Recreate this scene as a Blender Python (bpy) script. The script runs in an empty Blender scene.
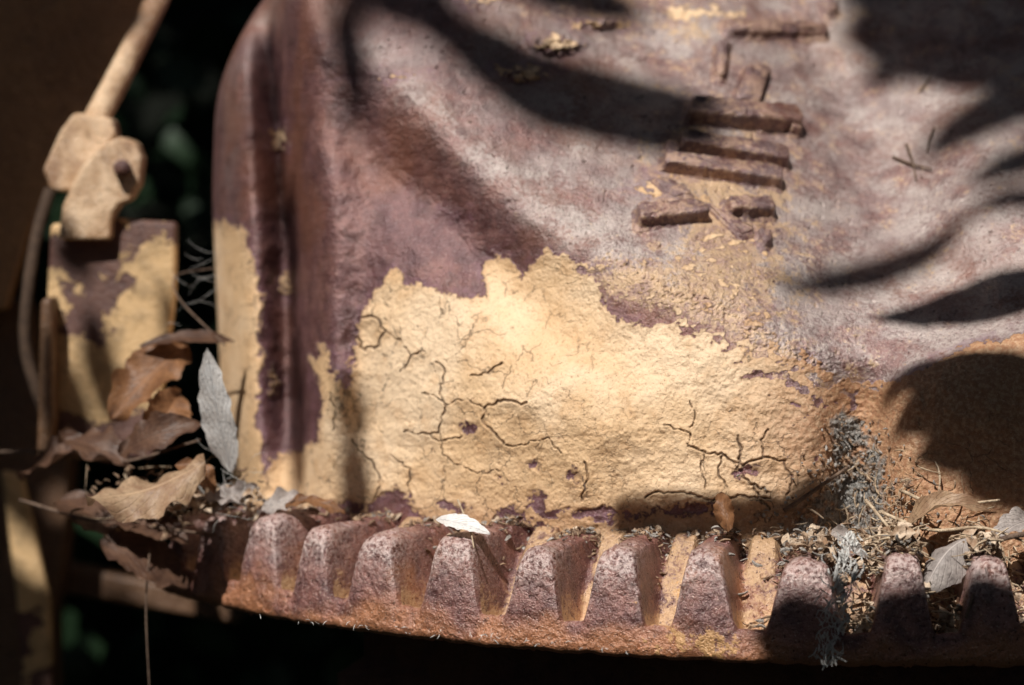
import bpy, math, random
import numpy as np
from mathutils import Vector, Matrix
random.seed(7); rng=np.random.default_rng(7)
scene=bpy.context.scene
# ------------------------------------------------------------------ camera frame
PITCH=math.radians(3.0)
CAM=Vector((0,-2.5,1.15))
F=Vector((0,math.cos(PITCH),-math.sin(PITCH))); UP=Vector((0,math.sin(PITCH),math.cos(PITCH)))
def unp(px,py,w):
    Z=2.5+w
    return CAM+Vector((1,0,0))*((px-512)/1000*Z/2.5)+UP*((342.5-py)/1000*Z/2.5)+F*Z
def unp_np(px,py,w):
    Z=2.5+w; X=(px-512)/1000*Z/2.5; U=(342.5-py)/1000*Z/2.5
    return np.stack([CAM.x+X, CAM.y+U*UP.y+Z*F.y, CAM.z+U*UP.z+Z*F.z],-1)
SUN=Vector((-0.26,-0.57,0.78)).normalized()
# ------------------------------------------------------------------ noise
_perm=rng.permutation(4096)
_g=rng.uniform(0,2*np.pi,4096)
def perlin(x,y,seed=0):
    xi=np.floor(x).astype(int); yi=np.floor(y).astype(int)
    xf=x-xi; yf=y-yi
    u=xf*xf*xf*(xf*(xf*6-15)+10); v=yf*yf*yf*(yf*(yf*6-15)+10)
    def gr(ix,iy,dx,dy):
        h=_perm[(_perm[(ix+seed*37)%4096]+iy)%4096]; a=_g[h]
        return np.cos(a)*dx+np.sin(a)*dy
    a=gr(xi,yi,xf,yf); b=gr(xi+1,yi,xf-1,yf); c=gr(xi,yi+1,xf,yf-1); d=gr(xi+1,yi+1,xf-1,yf-1)
    return (a*(1-u)+b*u)*(1-v)+(c*(1-u)+d*u)*v
def fbm(x,y,o=4,seed=0):
    r=0;a=1;f=1
    for i in range(o):
        r=r+a*perlin(x*f,y*f,seed+i*3); a*=.5; f*=2.03
    return r
def sig(x): return 1/(1+np.exp(-np.clip(x,-40,40)))
# ------------------------------------------------------------------ objects
def new_mesh(name,verts,faces,mat=None,smooth=True,parent=None):
    me=bpy.data.meshes.new(name)
    if isinstance(verts,np.ndarray):
        n=len(verts); me.vertices.add(n); me.vertices.foreach_set('co',verts.astype(np.float32).ravel())
        fc=np.asarray(faces,dtype=np.int32); m=len(fc)
        me.loops.add(m*4); me.loops.foreach_set('vertex_index',fc.ravel())
        me.polygons.add(m); me.polygons.foreach_set('loop_start',np.arange(0,m*4,4,dtype=np.int32))
        try: me.polygons.foreach_set('loop_total',np.full(m,4,dtype=np.int32))
        except Exception: pass
        me.update(calc_edges=True); me.validate()
    else:
        me.from_pydata([tuple(v) for v in verts],[],faces); me.update()
    if smooth: me.polygons.foreach_set('use_smooth',[True]*len(me.polygons))
    ob=bpy.data.objects.new(name,me); scene.collection.objects.link(ob)
    if mat: me.materials.append(mat)
    if parent: ob.parent=parent
    return ob
def empty(name,loc,label,cat,group=None):
    e=bpy.data.objects.new(name,None); e.empty_display_size=.05; e.location=loc
    scene.collection.objects.link(e); tag(e,label,cat,group); return e
def tag(o,label,cat,group=None):
    o["label"]=label; o["category"]=cat
    if group: o["group"]=group
def setparent(o,p):
    o.parent=p; o.matrix_parent_inverse=Matrix.Translation(p.location).inverted()
def addattr(ob,name,arr):
    a=ob.data.attributes.new(name,'FLOAT','POINT'); a.data.foreach_set('value',np.asarray(arr,dtype=np.float32).ravel())
# ------------------------------------------------------------------ node helper
class NT:
    def __init__(s,name):
        s.m=bpy.data.materials.new(name); s.m.use_nodes=True; s.t=s.m.node_tree; s.t.nodes.clear()
        s.co=s.t.nodes.new('ShaderNodeTexCoord')
        s.P=s.co.outputs['Object']
    def n(s,ty,**k):
        x=s.t.nodes.new(ty)
        for a,b in k.items(): setattr(x,a,b)
        return x
    def l(s,a,b): 
        if isinstance(a,(int,float)): b.default_value=a
        elif isinstance(a,tuple): b.default_value=(*a,1) if len(a)==3 else a
        else: s.t.links.new(a,b)
    def noise(s,sc,det=5,rough=.6,vec=None,dist=0):
        x=s.n('ShaderNodeTexNoise'); x.inputs['Scale'].default_value=sc; x.inputs['Detail'].default_value=det
        x.inputs['Roughness'].default_value=rough; x.inputs['Distortion'].default_value=dist
        s.l(vec or s.P,x.inputs['Vector']); return x.outputs['Fac']
    def vor(s,sc,feat='F1',vec=None):
        x=s.n('ShaderNodeTexVoronoi',feature=feat); x.inputs['Scale'].default_value=sc
        s.l(vec or s.P,x.inputs['Vector']); return x.outputs['Distance']
    def math(s,op,a,b=0.0,c=0.0,clamp=False):
        x=s.n('ShaderNodeMath',operation=op,use_clamp=clamp); s.l(a,x.inputs[0]); s.l(b,x.inputs[1]); s.l(c,x.inputs[2]); return x.outputs[0]
    def ss(s,v,lo,hi,a=0.0,b=1.0):
        x=s.n('ShaderNodeMapRange',interpolation_type='SMOOTHSTEP'); s.l(v,x.inputs['Value'])
        x.inputs['From Min'].default_value=lo; x.inputs['From Max'].default_value=hi
        x.inputs['To Min'].default_value=a; x.inputs['To Max'].default_value=b; return x.outputs['Result']
    def mix(s,f,a,b,bt='MIX'):
        x=s.n('ShaderNodeMix',data_type='RGBA',blend_type=bt); s.l(f,x.inputs[0]); s.l(a,x.inputs[6]); s.l(b,x.inputs[7]); return x.outputs[2]
    def attr(s,nm): return s.n('ShaderNodeAttribute',attribute_name=nm).outputs['Fac']
    def bump(s,h,dist,st=1.0,nrm=None):
        x=s.n('ShaderNodeBump'); x.inputs['Distance'].default_value=dist; x.inputs['Strength'].default_value=st
        s.l(h,x.inputs['Height']); 
        if nrm: s.l(nrm,x.inputs['Normal'])
        return x.outputs['Normal']
    def out(s,col,rough,nrm=None,spec=.5,metal=0.0,trans=None):
        b=s.n('ShaderNodeBsdfPrincipled'); s.l(col,b.inputs['Base Color']); s.l(rough,b.inputs['Roughness'])
        s.l(spec,b.inputs['Specular IOR Level']); s.l(metal,b.inputs['Metallic'])
        if nrm: s.l(nrm,b.inputs['Normal'])
        o=s.n('ShaderNodeOutputMaterial'); r=b.outputs[0]
        if trans:
            tb=s.n('ShaderNodeBsdfTranslucent'); s.l(col,tb.inputs['Color']); mx=s.n('ShaderNodeMixShader'); mx.inputs[0].default_value=trans
            s.l(r,mx.inputs[1]); s.l(tb.outputs[0],mx.inputs[2]); r=mx.outputs[0]
        s.l(r,o.inputs['Surface']); return s.m

def housing_mat():
    s=NT('peeling_paint_on_rust')
    big=s.noise(7,3); mid=s.noise(38,6,.62); fine=s.noise(190,5,.65); grain=s.noise(620,2,.6); gr2=s.noise(330,3,.7); b2=s.noise(18,4,.6,dist=.5)
    pa=s.attr('paint'); cr=s.attr('crack'); og=s.attr('orange'); pale=s.attr('pale'); res=s.attr('residue'); gy=s.attr('grey')
    m=s.math('ADD',pa,s.math('MULTIPLY',s.math('SUBTRACT',mid,.5),28.0))
    m=s.math('ADD',m,s.math('MULTIPLY',s.math('SUBTRACT',fine,.5),18.0))
    mask=s.ss(m,-.9,.9)
    # rust
    rust=s.mix(s.ss(mid,.3,.7),(.095,.036,.036),(.29,.135,.118))
    rust=s.mix(s.ss(b2,.42,.58,0,.45),rust,(.145,.058,.068))
    rust=s.mix(s.math('MULTIPLY',s.ss(big,.45,.68),.65),rust,(.26,.095,.05))
    pl=s.math('MULTIPLY',pale,s.ss(s.math('ADD',s.math('MULTIPLY',fine,.45),s.math('MULTIPLY',b2,.55)),.38,.60,.12,.92))
    rust=s.mix(pl,rust,(.56,.47,.43))  # paler upper metal, with highlights painted into the colour
    rt=s.math('ADD',res,s.math('ADD',s.math('MULTIPLY',s.math('SUBTRACT',mid,.5),1.8),s.math('MULTIPLY',s.math('SUBTRACT',fine,.5),1.5)))
    rust=s.mix(s.ss(rt,.40,.75,0,.85),rust,(.62,.41,.23))
    rust=s.mix(s.ss(grain,.60,.70,0,.4),rust,(.72,.64,.61))
    rust=s.mix(s.ss(gr2,.42,.3,0,.9),rust,(.04,.016,.015))
    rim=s.math('MULTIPLY',s.ss(m,-10,-1),s.ss(mid,.4,.6,.2,.95))
    rust=s.mix(s.math('MULTIPLY',rim,.5),rust,(.22,.11,.17))
    # paint
    pc=s.mix(s.ss(big,.35,.65),(.76,.495,.265),(.89,.65,.42))
    pc=s.mix(s.ss(mid,.48,.72,0,.6),pc,(.64,.37,.17))
    pc=s.mix(s.math('MULTIPLY',og,s.ss(fine,.3,.6,.5,1.0)),pc,(.38,.175,.08))
    pc=s.mix(s.ss(gr2,.42,.29,0,.9),pc,(.30,.14,.06))
    pc=s.mix(s.ss(fine,.42,.32,0,.5),pc,(.42,.23,.11))
    pc=s.mix(s.ss(grain,.60,.74,0,.4),pc,(.93,.82,.62))
    pc=s.mix(s.ss(m,6,.5,0,.5),pc,(.46,.26,.13))
    col=s.mix(mask,rust,pc)
    wv=s.n('ShaderNodeVectorMath',operation='ADD'); ns=s.n('ShaderNodeTexNoise'); ns.inputs['Scale'].default_value=45; ns.inputs['Detail'].default_value=4
    s.l(s.P,ns.inputs['Vector']); sc=s.n('ShaderNodeVectorMath',operation='SCALE'); s.l(ns.outputs['Color'],sc.inputs[0]); sc.inputs['Scale'].default_value=.04
    s.l(s.P,wv.inputs[0]); s.l(sc.outputs[0],wv.inputs[1])
    vd=s.vor(20,'DISTANCE_TO_EDGE',wv.outputs[0])
    vd2=s.math('ADD',vd,s.math('MULTIPLY',s.math('SUBTRACT',fine,.5),.012))
    hair=s.math('MULTIPLY',s.ss(vd2,.016,.004),s.math('MULTIPLY',s.ss(mid,.48,.54),s.math('MULTIPLY',mask,s.attr('hair'))))
    ck=s.math('MAXIMUM',s.math('MULTIPLY',cr,s.ss(fine,.35,.55,.25,1)),s.math('MULTIPLY',hair,.8))
    col=s.mix(s.math('MULTIPLY',ck,.88),col,(.08,.035,.018))
    gc=s.mix(s.ss(fine,.36,.60),(.10,.085,.07),(.52,.49,.45))
    gm=s.ss(s.math('ADD',gy,s.math('MULTIPLY',s.math('SUBTRACT',mid,.5),2.4)),.4,.8)
    col=s.mix(gm,col,gc)
    h=s.math('ADD',s.math('MULTIPLY',mask,.35),s.math('MULTIPLY',fine,.5))
    h=s.math('ADD',h,s.math('MULTIPLY',gr2,.6)); h=s.math('ADD',h,s.math('MULTIPLY',grain,.16))
    h=s.math('SUBTRACT',h,s.math('MULTIPLY',ck,.8)); h=s.math('ADD',h,s.math('MULTIPLY',s.math('MULTIPLY',gm,gr2),4.0))
    nrm=s.bump(h,.0032,.9)
    nonp=s.math('SUBTRACT',1.0,s.math('MAXIMUM',mask,gm))
    rg=s.math('ADD',s.math('MULTIPLY',s.math('MAXIMUM',mask,gm),.3),s.ss(fine,.3,.7,.28,.44))
    met=s.math('MULTIPLY',nonp,.25)
    return s.out(col,rg,nrm,spec=.95,metal=met)

def rust_mat(name,a,b,c,yellow=0.0,ycol=(.6,.38,.16),scale=1.0,dark=1.0,bumpd=.003,ythr=.55,rough=(.38,.65)):
    s=NT(name)
    big=s.noise(9*scale,4); mid=s.noise(45*scale,6,.62); fine=s.noise(210*scale,4,.65); gr=s.noise(520*scale,2,.6)
    col=s.mix(s.ss(mid,.32,.68),a,b)
    col=s.mix(s.ss(big,.42,.62,0,.85),col,c)
    col=s.mix(s.ss(gr,.58,.74,0,.5),col,tuple(min(1,x*2.6) for x in b))
    col=s.mix(s.ss(fine,.42,.3,0,.8),col,tuple(x*.3 for x in a))
    mk=None
    if yellow>0:
        yy=s.math('ADD',s.noise(13*scale,6,.6,dist=.3),s.math('MULTIPLY',s.math('SUBTRACT',fine,.5),.12))
        mk=s.ss(yy,ythr,ythr+.015)
        yc=s.mix(s.ss(mid,.4,.7),ycol,tuple(x*.6 for x in ycol))
        col=s.mix(s.math('MULTIPLY',mk,yellow),col,yc)
    h=s.math('ADD',s.math('MULTIPLY',fine,.8),s.math('MULTIPLY',gr,.3)); h=s.math('ADD',h,mid)
    if mk: h=s.math('ADD',h,s.math('MULTIPLY',mk,.4))
    return s.out(col,s.ss(fine,.3,.7,*rough),s.bump(h,bumpd),spec=.6)

def gear_mat():
    s=NT('gear_rust')
    big=s.noise(11,3); mid=s.noise(48,6,.62); fine=s.noise(210,4,.65); gr=s.noise(520,2,.6)
    lo=s.attr('low'); dirt_sun=s.attr('dirt_sun'); ye=s.attr('yellow'); worn=s.attr('worn')
    col=s.mix(s.ss(mid,.32,.68),(.115,.042,.040),(.30,.13,.105))
    f=s.math('ADD',lo,s.math('MULTIPLY',s.math('SUBTRACT',big,.5),2.6))
    col=s.mix(s.ss(f,.3,.9,0,.9),col,(.44,.18,.08))
    col=s.mix(s.math('MULTIPLY',worn,s.ss(fine,.38,.6,.05,.9)),col,(.70,.55,.51))
    col=s.mix(s.ss(gr,.58,.70,0,.5),col,(.72,.54,.44))
    d=s.math('ADD',dirt_sun,s.math('ADD',s.math('MULTIPLY',s.math('SUBTRACT',mid,.5),1.4),s.math('MULTIPLY',s.math('SUBTRACT',fine,.5),1.0)))
    col=s.mix(s.ss(d,.42,.80,0,.85),col,(.58,.37,.20))  # tan dirt, brightened to paint sunlight into the pockets
    col=s.mix(s.ss(fine,.43,.3,0,.85),col,(.05,.02,.014))
    y=s.math('ADD',ye,s.math('ADD',s.math('MULTIPLY',s.math('SUBTRACT',mid,.5),2.0),s.math('MULTIPLY',s.math('SUBTRACT',fine,.5),.8)))
    col=s.mix(s.ss(y,.5,.62,0,.85),col,(.60,.33,.13))
    h=s.math('ADD',s.math('MULTIPLY',fine,.8),s.math('MULTIPLY',gr,.3)); h=s.math('ADD',h,s.math('MULTIPLY',mid,.8))
    return s.out(col,s.ss(fine,.3,.7,.26,.48),s.bump(h,.0034),spec=.95,metal=.15)

def leaf_mat(name,a,b,trans=.25):
    s=NT(name); uv=s.co.outputs['UV']
    sp=s.n('ShaderNodeSeparateXYZ'); s.l(uv,sp.inputs[0]); u,v=sp.outputs[0],sp.outputs[1]
    av=s.math('ABSOLUTE',s.math('SUBTRACT',v,.5))
    mid=s.ss(av,.035,.01)
    ph=s.math('SUBTRACT',s.math('MULTIPLY',u,9.0),s.math('MULTIPLY',av,7.0))
    ve=s.ss(s.math('ABSOLUTE',s.math('SUBTRACT',s.math('FRACT',ph),.5)),.10,.02)
    n=s.noise(45,6,.7); n2=s.noise(240,4,.7)
    col=s.mix(s.ss(n,.35,.65),a,b)
    col=s.mix(s.ss(n,.60,.68,0,.6),col,tuple(x*.4 for x in a))
    col=s.mix(s.ss(n2,.46,.34,0,.6),col,tuple(x*.4 for x in a))
    vv=s.math('MAXIMUM',mid,s.math('MULTIPLY',ve,.5))
    col=s.mix(s.math('MULTIPLY',vv,.5),col,tuple(min(1,x*1.5) for x in b))
    h=s.math('ADD',s.math('MULTIPLY',vv,.6),s.math('MULTIPLY',n2,.6))
    return s.out(col,.45,s.bump(h,.0018),spec=.5,trans=trans)
def plain_mat(name,a,b,sc=60,rough=.8,bd=.002):
    s=NT(name); n=s.noise(sc,5,.65); n2=s.noise(sc*6,3,.6)
    col=s.mix(s.ss(n,.32,.68),a,b); col=s.mix(s.ss(n2,.42,.3,0,.6),col,tuple(x*.4 for x in a))
    return s.out(col,rough,s.bump(n2,bd),spec=.3)

M_body=housing_mat(); M_gear=gear_mat()
M_rust=rust_mat('dark_cast_rust',(.075,.03,.028),(.15,.065,.05),(.19,.08,.04))
M_bracket=rust_mat('bracket_paint',(.09,.04,.032),(.14,.065,.045),(.11,.045,.035),yellow=1,ycol=(.66,.43,.21),scale=.8,ythr=.475)
M_panel=rust_mat('panel_brown',(.30,.155,.07),(.40,.22,.10),(.24,.125,.055),scale=.4)
M_post=rust_mat('post_brown',(.12,.06,.03),(.17,.09,.045),(.10,.05,.025),scale=.4)
M_tan=rust_mat('lever_tan',(.50,.30,.16),(.82,.58,.37),(.26,.125,.06),scale=.9,bumpd=.004,rough=(.2,.4))
M_hose=plain_mat('hose_rubber',(.05,.03,.02),(.09,.055,.035))
LM=[leaf_mat('dry_leaf_tan',(.34,.20,.12),(.54,.37,.23)),leaf_mat('dry_leaf_brown',(.18,.08,.035),(.34,.165,.075)),
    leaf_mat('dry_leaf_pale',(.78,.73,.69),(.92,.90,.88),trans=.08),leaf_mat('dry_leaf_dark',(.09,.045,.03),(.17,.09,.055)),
    leaf_mat('dry_leaf_grey',(.34,.29,.27),(.58,.51,.47))]
M_green=plain_mat('green_leaf',(.03,.07,.015),(.05,.10,.025),20)
M_twig=plain_mat('twig_bark',(.12,.075,.055),(.25,.17,.12),120)
M_straw=plain_mat('straw',(.36,.25,.16),(.68,.54,.38),90)
M_grey=plain_mat('grey_dust',(.24,.21,.18),(.52,.48,.44),150)
M_web=plain_mat('web_thread',(.60,.58,.55),(.80,.78,.74),80)
M_chip=plain_mat('litter_chip',(.12,.065,.04),(.46,.32,.21),70)
M_flake=plain_mat('leaf_fragment',(.26,.15,.085),(.70,.56,.42),40,.6)

# ------------------------------------------------------------------ housing body surface
Sx=[200,250,300,340,400,440,480,560,650,740,800,850,900,960,1030,1100]
Sy=[-260,-120,-10,35,80,112,160,222,270,313,348,374,366,341,318,296]
xs_d=np.arange(150,1160,1.0); sy_d=np.interp(xs_d,Sx,Sy)
ker=np.exp(-.5*(np.arange(-60,61)/20.)**2); ker/=ker.sum()
sy_d=np.convolve(np.pad(sy_d,60,'edge'),ker,'valid')
xl_y=np.array([-220,-120,-40,0,25,45,80,110,200,420,480,560,640]); xl_x=np.array([470,370,296,262,246,235,221,215,212,222,236,240,240])
yy_d=np.arange(-230,660,1.0); xld=np.interp(yy_d,xl_y,xl_x)
k2=np.exp(-.5*(np.arange(-40,41)/12.)**2); k2/=k2.sum(); xld=np.convolve(np.pad(xld,40,'edge'),k2,'valid')
def XL(y): return np.interp(y,yy_d,xld)
def Wbase(x,y):
    x=np.asarray(x,float); y=np.asarray(y,float)
    w=np.full(np.broadcast(x,y).shape,.3)
    for _ in range(6):
        X=(x-512)/1000*(2.5+w)/2.5
        sn=np.clip((.445-X)/.95,-.93,.93); w=.5*w+.5*(1.10-.95*np.sqrt(1-sn*sn))
    w=w+.04*(500-y)/1000
    S=np.interp(x,xs_d,sy_d)
    w=w-.035*np.exp(-((x-580)/150)**2-((y-400)/100)**2)
    w=w+.040*np.exp(-((y-S-100)/50)**2)*sig((x-330)/30)*sig((620-x)/60)
    w=w-.014*np.exp(-((y-S-8)/34)**2)*sig((x-360)/30)*sig((700-x)/60)
    rho=np.interp(x,[300,520,760,900],[.055,.045,.028,.025])
    t=(S-y)/1000/rho
    kk=np.interp(x,[250,400,600,1100],[.8,1.15,1.3,1.35])
    w=w+kk*rho*np.where(t>30,t,np.log1p(np.exp(np.clip(t,-40,30))))
    top=sig(t-1)
    w=w-.03*top*np.exp(-((x-430)/70)**2-((y-20)/50)**2)+.03*top*np.exp(-((x-640)/60)**2-((y-40)/60)**2)
    w=w+.025*top*np.exp(-((x-900-(y-200)*.6)/60)**2)
    w=w-.03*top*np.exp(-((x-990)/70)**2-((y-200)/90)**2)
    xg=np.interp(y,[-60,20,130,250,440,560],[262,268,280,288,291,292])
    fd=np.clip((540-y)/140,0.25,1)
    w=w+.080*np.exp(-((x-xg)/20)**2)*fd
    w=w-.030*np.exp(-((x-xg-46)/26)**2)*fd
    w=w-.018*np.exp(-((x-xg+38)/18)**2)
    w=w+.020*np.exp(-((x-358-(y-300)*.03)/20)**2)*sig((y-290)/40)*fd
    low=sig((y-S-8)/14)
    w=w+.06*np.exp(-((x-858+(y-450)*.1)/32)**2)*low
    w=w-.05*sig((x-905)/22)*low
    e=np.clip((x-XL(y))/40,0,1); w=w+.10*(1-np.sqrt(np.clip(1-(1-e)**2,0,1)))
    return w
def segdist(x,y,pts):
    d=np.full(x.shape,1e3)
    for (ax,ay),(bx,by) in zip(pts[:-1],pts[1:]):
        vx,vy=bx-ax,by-ay; L=vx*vx+vy*vy+1e-9
        t=np.clip(((x-ax)*vx+(y-ay)*vy)/L,0,1); d=np.minimum(d,np.hypot(x-ax-t*vx,y-ay-t*vy))
    return d
def polysd(x,y,pts):
    p=list(pts)+[pts[0]]; d=segdist(x,y,p); ins=np.zeros(x.shape,bool)
    for (ax,ay),(bx,by) in zip(p[:-1],p[1:]):
        if ay==by: continue
        c=((ay>y)!=(by>y))&(x<(bx-ax)*(y-ay)/(by-ay)+ax); ins^=c
    return np.where(ins,d,-d)
P_main=[(395,268),(407,285),(440,291),(470,298),(484,290),(482,262),(494,253),(512,258),(520,276),(535,262),(545,252),(572,256),(582,270),(600,283),(604,300),(620,320),(650,326),(685,318),(720,332),(760,348),(800,350),(825,362),(850,385),(900,378),(960,350),(1030,330),(1090,320),(1090,560),(850,600),(600,600),(560,532),(540,527),(500,532),(440,528),(412,505),(395,492),(375,498),(345,560),(262,560),(258,495),(272,458),(300,452),(315,440),(322,400),(312,360),(325,340),(336,380),(342,398),(353,385),(352,350),(360,316),(377,288)]
P_left=[(214,222),(238,226),(250,252),(262,292),(262,350),(255,400),(264,470),(262,560),(200,560),(206,350),(208,240)]
P_up=[(610,300),(655,276),(672,256),(705,230),(748,222),(776,262),(760,285),(780,322),(770,350),(730,340),(690,326)]
spots=[((278,140),9,15),((284,284),8,12),((386,76),22,4),((556,44),26,9),((524,72),26,8),((480,2),20,8),((700,12),70,8),((275,384),7,16),((600,24),30,5),((658,188),22,9),((640,262),14,4),((600,268),16,6),((455,215),9,3),((694,170),30,5),((700,200),12,8),((745,240),16,7)]
holes=[((533,466),9,5),((536,500),9,12),((471,428),8,4),((648,312),16,9),((612,306),9,9),((500,478),6,4),((690,330),12,4),((395,500),14,10),((830,365),10,6),((575,480),5,9),((745,470),16,5),((450,505),16,5),((600,515),40,7),((510,515),20,8),((345,505),16,6),((690,510),30,6)]
def ell(x,y,c,a,b): 
    q=np.sqrt(((x-c[0])/a)**2+((y-c[1])/b)**2); return (1-q)*min(a,b)*1.1
def jit(pts,amp=1.8,step=3.5):
    out=[pts[0]]
    for (ax,ay),(bx,by) in zip(pts[:-1],pts[1:]):
        n=max(1,int(math.hypot(bx-ax,by-ay)/step))
        for i in range(1,n+1):
            t=i/n; out.append((ax+(bx-ax)*t+random.uniform(-amp,amp),ay+(by-ay)*t+random.uniform(-amp,amp)))
    return out
cracks=[([(436,362),(447,372),(438,396),(447,405),(438,432),(425,434)],.9),([(425,434),(440,441),(462,436)],.7),([(400,372),(412,357),(425,350)],.6),
([(470,376),(488,372),(502,364)],.7),([(484,424),(484,408),(498,401),(526,404)],1.2),([(484,424),(496,434),(503,444)],1.1),([(447,405),(466,398),(484,408)],.5),([(447,405),(438,398),(420,392)],.6),
([(362,318),(376,317),(384,330),(378,346),(364,350),(358,338)],1.3),([(404,432),(425,434)],.6),([(352,440),(362,452),(372,462)],.7),([(330,392),(336,412),(333,430)],.7),
([(688,446),(706,452),(724,455),(742,466)],1.1),([(738,436),(741,452),(738,470),(752,484),(770,492)],1.2),([(724,455),(718,470),(728,488)],.9),([(742,466),(764,458),(784,462)],1.0),([(690,494),(712,500),(742,496),(772,499)],1.4),
([(690,400),(696,414),(690,428)],.5),([(664,425),(690,432),(688,446)],.5),([(784,462),(792,478),(788,496)],1.0),([(584,462),(588,476),(582,500)],1.0),([(372,462),(380,482),(376,500)],.8),
([(438,432),(444,455),(460,466),(478,474),(500,470)],.5),([(503,444),(520,446),(548,438),(560,452)],.5),([(645,498),(660,492),(690,494)],.8),([(390,455),(410,470),(408,492)],.6),([(384,330),(400,340),(412,357)],.5),([(752,484),(760,500),(770,508)],1.0),([(706,452),(700,470),(706,488)],.7),([(764,458),(762,440),(770,430)],.7)]
NXc,NYc=1000,760
ys=np.linspace(600,-200,NYc); NY=len(ys)
uu=np.linspace(0,1,NXc); uu=.35*uu**2+.65*uu
U_,Y_=np.meshgrid(uu,ys); XLg=XL(Y_); X_=XLg+U_*(1090-XLg)
W_=Wbase(X_,Y_); SG=np.interp(X_,xs_d,sy_d)
jx=X_+fbm(X_/14,Y_/14,3,5)*7; jy=Y_+fbm(X_/14,Y_/14,3,9)*7
sd=polysd(jx,jy,P_main); 
brk=np.exp(-((Y_-SG-22)/30)**2)*sig((X_-560)/30)*sig((870-X_)/20)+.6*sig((X_-730)/30)*sig((Y_-SG)/10)*sig((860-X_)/20)
sd=np.minimum(sd,12+0*sd)-brk*(9-38*fbm(X_/15,Y_/10,5,31))*.65
sd=np.maximum(sd,polysd(jx,jy,P_left))
sd=np.maximum(sd,np.minimum(polysd(jx,jy,P_up)*.5,3)-7+13*fbm(X_/14,Y_/8,5,33))
for c,a,b in spots: sd=np.maximum(sd,ell(jx,jy,c,a,b)+6*fbm(X_/8,Y_/6,3,50)-3)
for c,a,b in holes: sd=np.minimum(sd,-ell(jx,jy,c,a,b)+4*fbm(X_/8,Y_/8,2,55)+1)
sd=np.clip(sd,-30,30)
ck=np.zeros(X_.shape); lift=np.zeros(X_.shape)
for pts,wd in cracks:
    pj=jit(pts); d=np.full(X_.shape,99.)
    bx=[p[0] for p in pj]; by=[p[1] for p in pj]
    msk=(X_>min(bx)-24)&(X_<max(bx)+24)&(Y_>min(by)-24)&(Y_<max(by)+24)
    dd=segdist(X_[msk],Y_[msk],pj)+.7*fbm(X_[msk]/6,Y_[msk]/6,2,3); d[msk]=dd
    ck=np.maximum(ck,np.clip(1.35-d/wd,0,1)); lift=np.maximum(lift,np.exp(-np.maximum(d,0)/9)*wd)
painted=sig(sd/1.2)
thick=1-.75*np.clip(brk+sig((300-Y_)/8)*sig((X_-600)/10),0,1)
h=.0042*fbm(X_/60,Y_/60,3,1)+.0009*fbm(X_/10,Y_/9,4,21)
lum=np.clip((X_-520)/230,0.0,1.0)
h+=painted*(.0010*thick+.0014*np.abs(fbm(X_/10,Y_/9,4,40))*lum+.0006*fbm(X_/4.5,Y_/4.5,2,44))
h+=painted*.0034*lift-.003*ck*painted
h+=.0050*np.exp(-((sd-2.5)/3.0)**2)*.12*thick
for c,a,b in [((556,44),34,14),((524,74),34,11),((600,22),30,9)]:
    h+=.011*np.clip(ell(X_,Y_,c,a,b)/8,0,1)*(1+.8*fbm(X_/8,Y_/6,4,60))
band=np.exp(-((Y_-SG-4)/14)**2)*np.clip((X_-560)/60,0,1)*np.clip((860-X_)/40,0,1)
h+=.005*band*np.abs(fbm(X_/6,Y_/5,3,70))
h-=.004*np.clip(fbm(X_/7,Y_/5,2,90)-.42,0,1)*sig((SG-Y_)/20)*3
gy=.85*np.exp(-((X_-(862-(Y_-400)*.08))/(10+np.clip(Y_-400,0,200)*.42))**2)*sig((Y_-410)/10)
gy=np.maximum(gy,1.0*np.exp(-((X_-848)/18)**2-((Y_-426)/18)**2))
h+=gy*(.002+.006*np.abs(fbm(X_/8,Y_/7,4,95)))
edge=np.clip((X_-XLg)/30,0,1); h*=.2+.8*edge
Wd=W_-h*1.25
nb=40; tb=np.linspace(1,0,nb+1)[:-1]
Xb=XLg[:,:1]+ (tb[None,:]**2)*60*.9; Wb=Wd[:,:1]+tb[None,:]*.75; Yb=np.repeat(Y_[:,:1],nb,1)
pos=unp_np(np.concatenate([Xb,X_],1),np.concatenate([Yb,Y_],1),np.concatenate([Wb,Wd],1))
ny,nx=pos.shape[:2]; idx=np.arange(ny*nx).reshape(ny,nx)
faces=np.stack([idx[:-1,:-1],idx[:-1,1:],idx[1:,1:],idx[1:,:-1]],-1).reshape(-1,4)
hs_loc=unp(600,560,.5)
HOUSING=empty('machine_housing',hs_loc,"rusty cast iron machine housing with peeling yellow paint and raised letters","machine housing")
body=new_mesh('casting_body',pos.reshape(-1,3),faces,M_body); setparent(body,HOUSING)
def padl(a): return np.concatenate([np.repeat(a[:,:1],nb,1),a],1)
addattr(body,'paint',padl(sd)); addattr(body,'crack',padl(ck*painted)); addattr(body,'grey',padl(gy))
og=sig((X_-845)/22)*sig((Y_-SG)/10)+.75*np.exp(-((X_-815)/75)**2-((Y_-430)/90)**2)+.6*np.exp(-((Y_-522)/20)**2)+.5*np.exp(-((Y_-SG-5)/18)**2)*sig((X_-640)/30)
addattr(body,'orange',padl(np.clip(og,0,1)))
pale=sig((X_-470)/60)*sig((SG-Y_+4)/18)*.95+.9*np.exp(-((SG-Y_-2)/28)**2)*sig((X_-370)/30)  # paler upper metal plus painted highlight along slope and shoulder
pale+=.5*np.exp(-((X_-XLg-14)/14)**2)*sig((200-Y_)/60)  # light caught by the left edge, painted in
addattr(body,'pale',padl(np.clip(pale*(.8+.7*fbm(X_/60,Y_/30,3,80)),0,1)))
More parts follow.
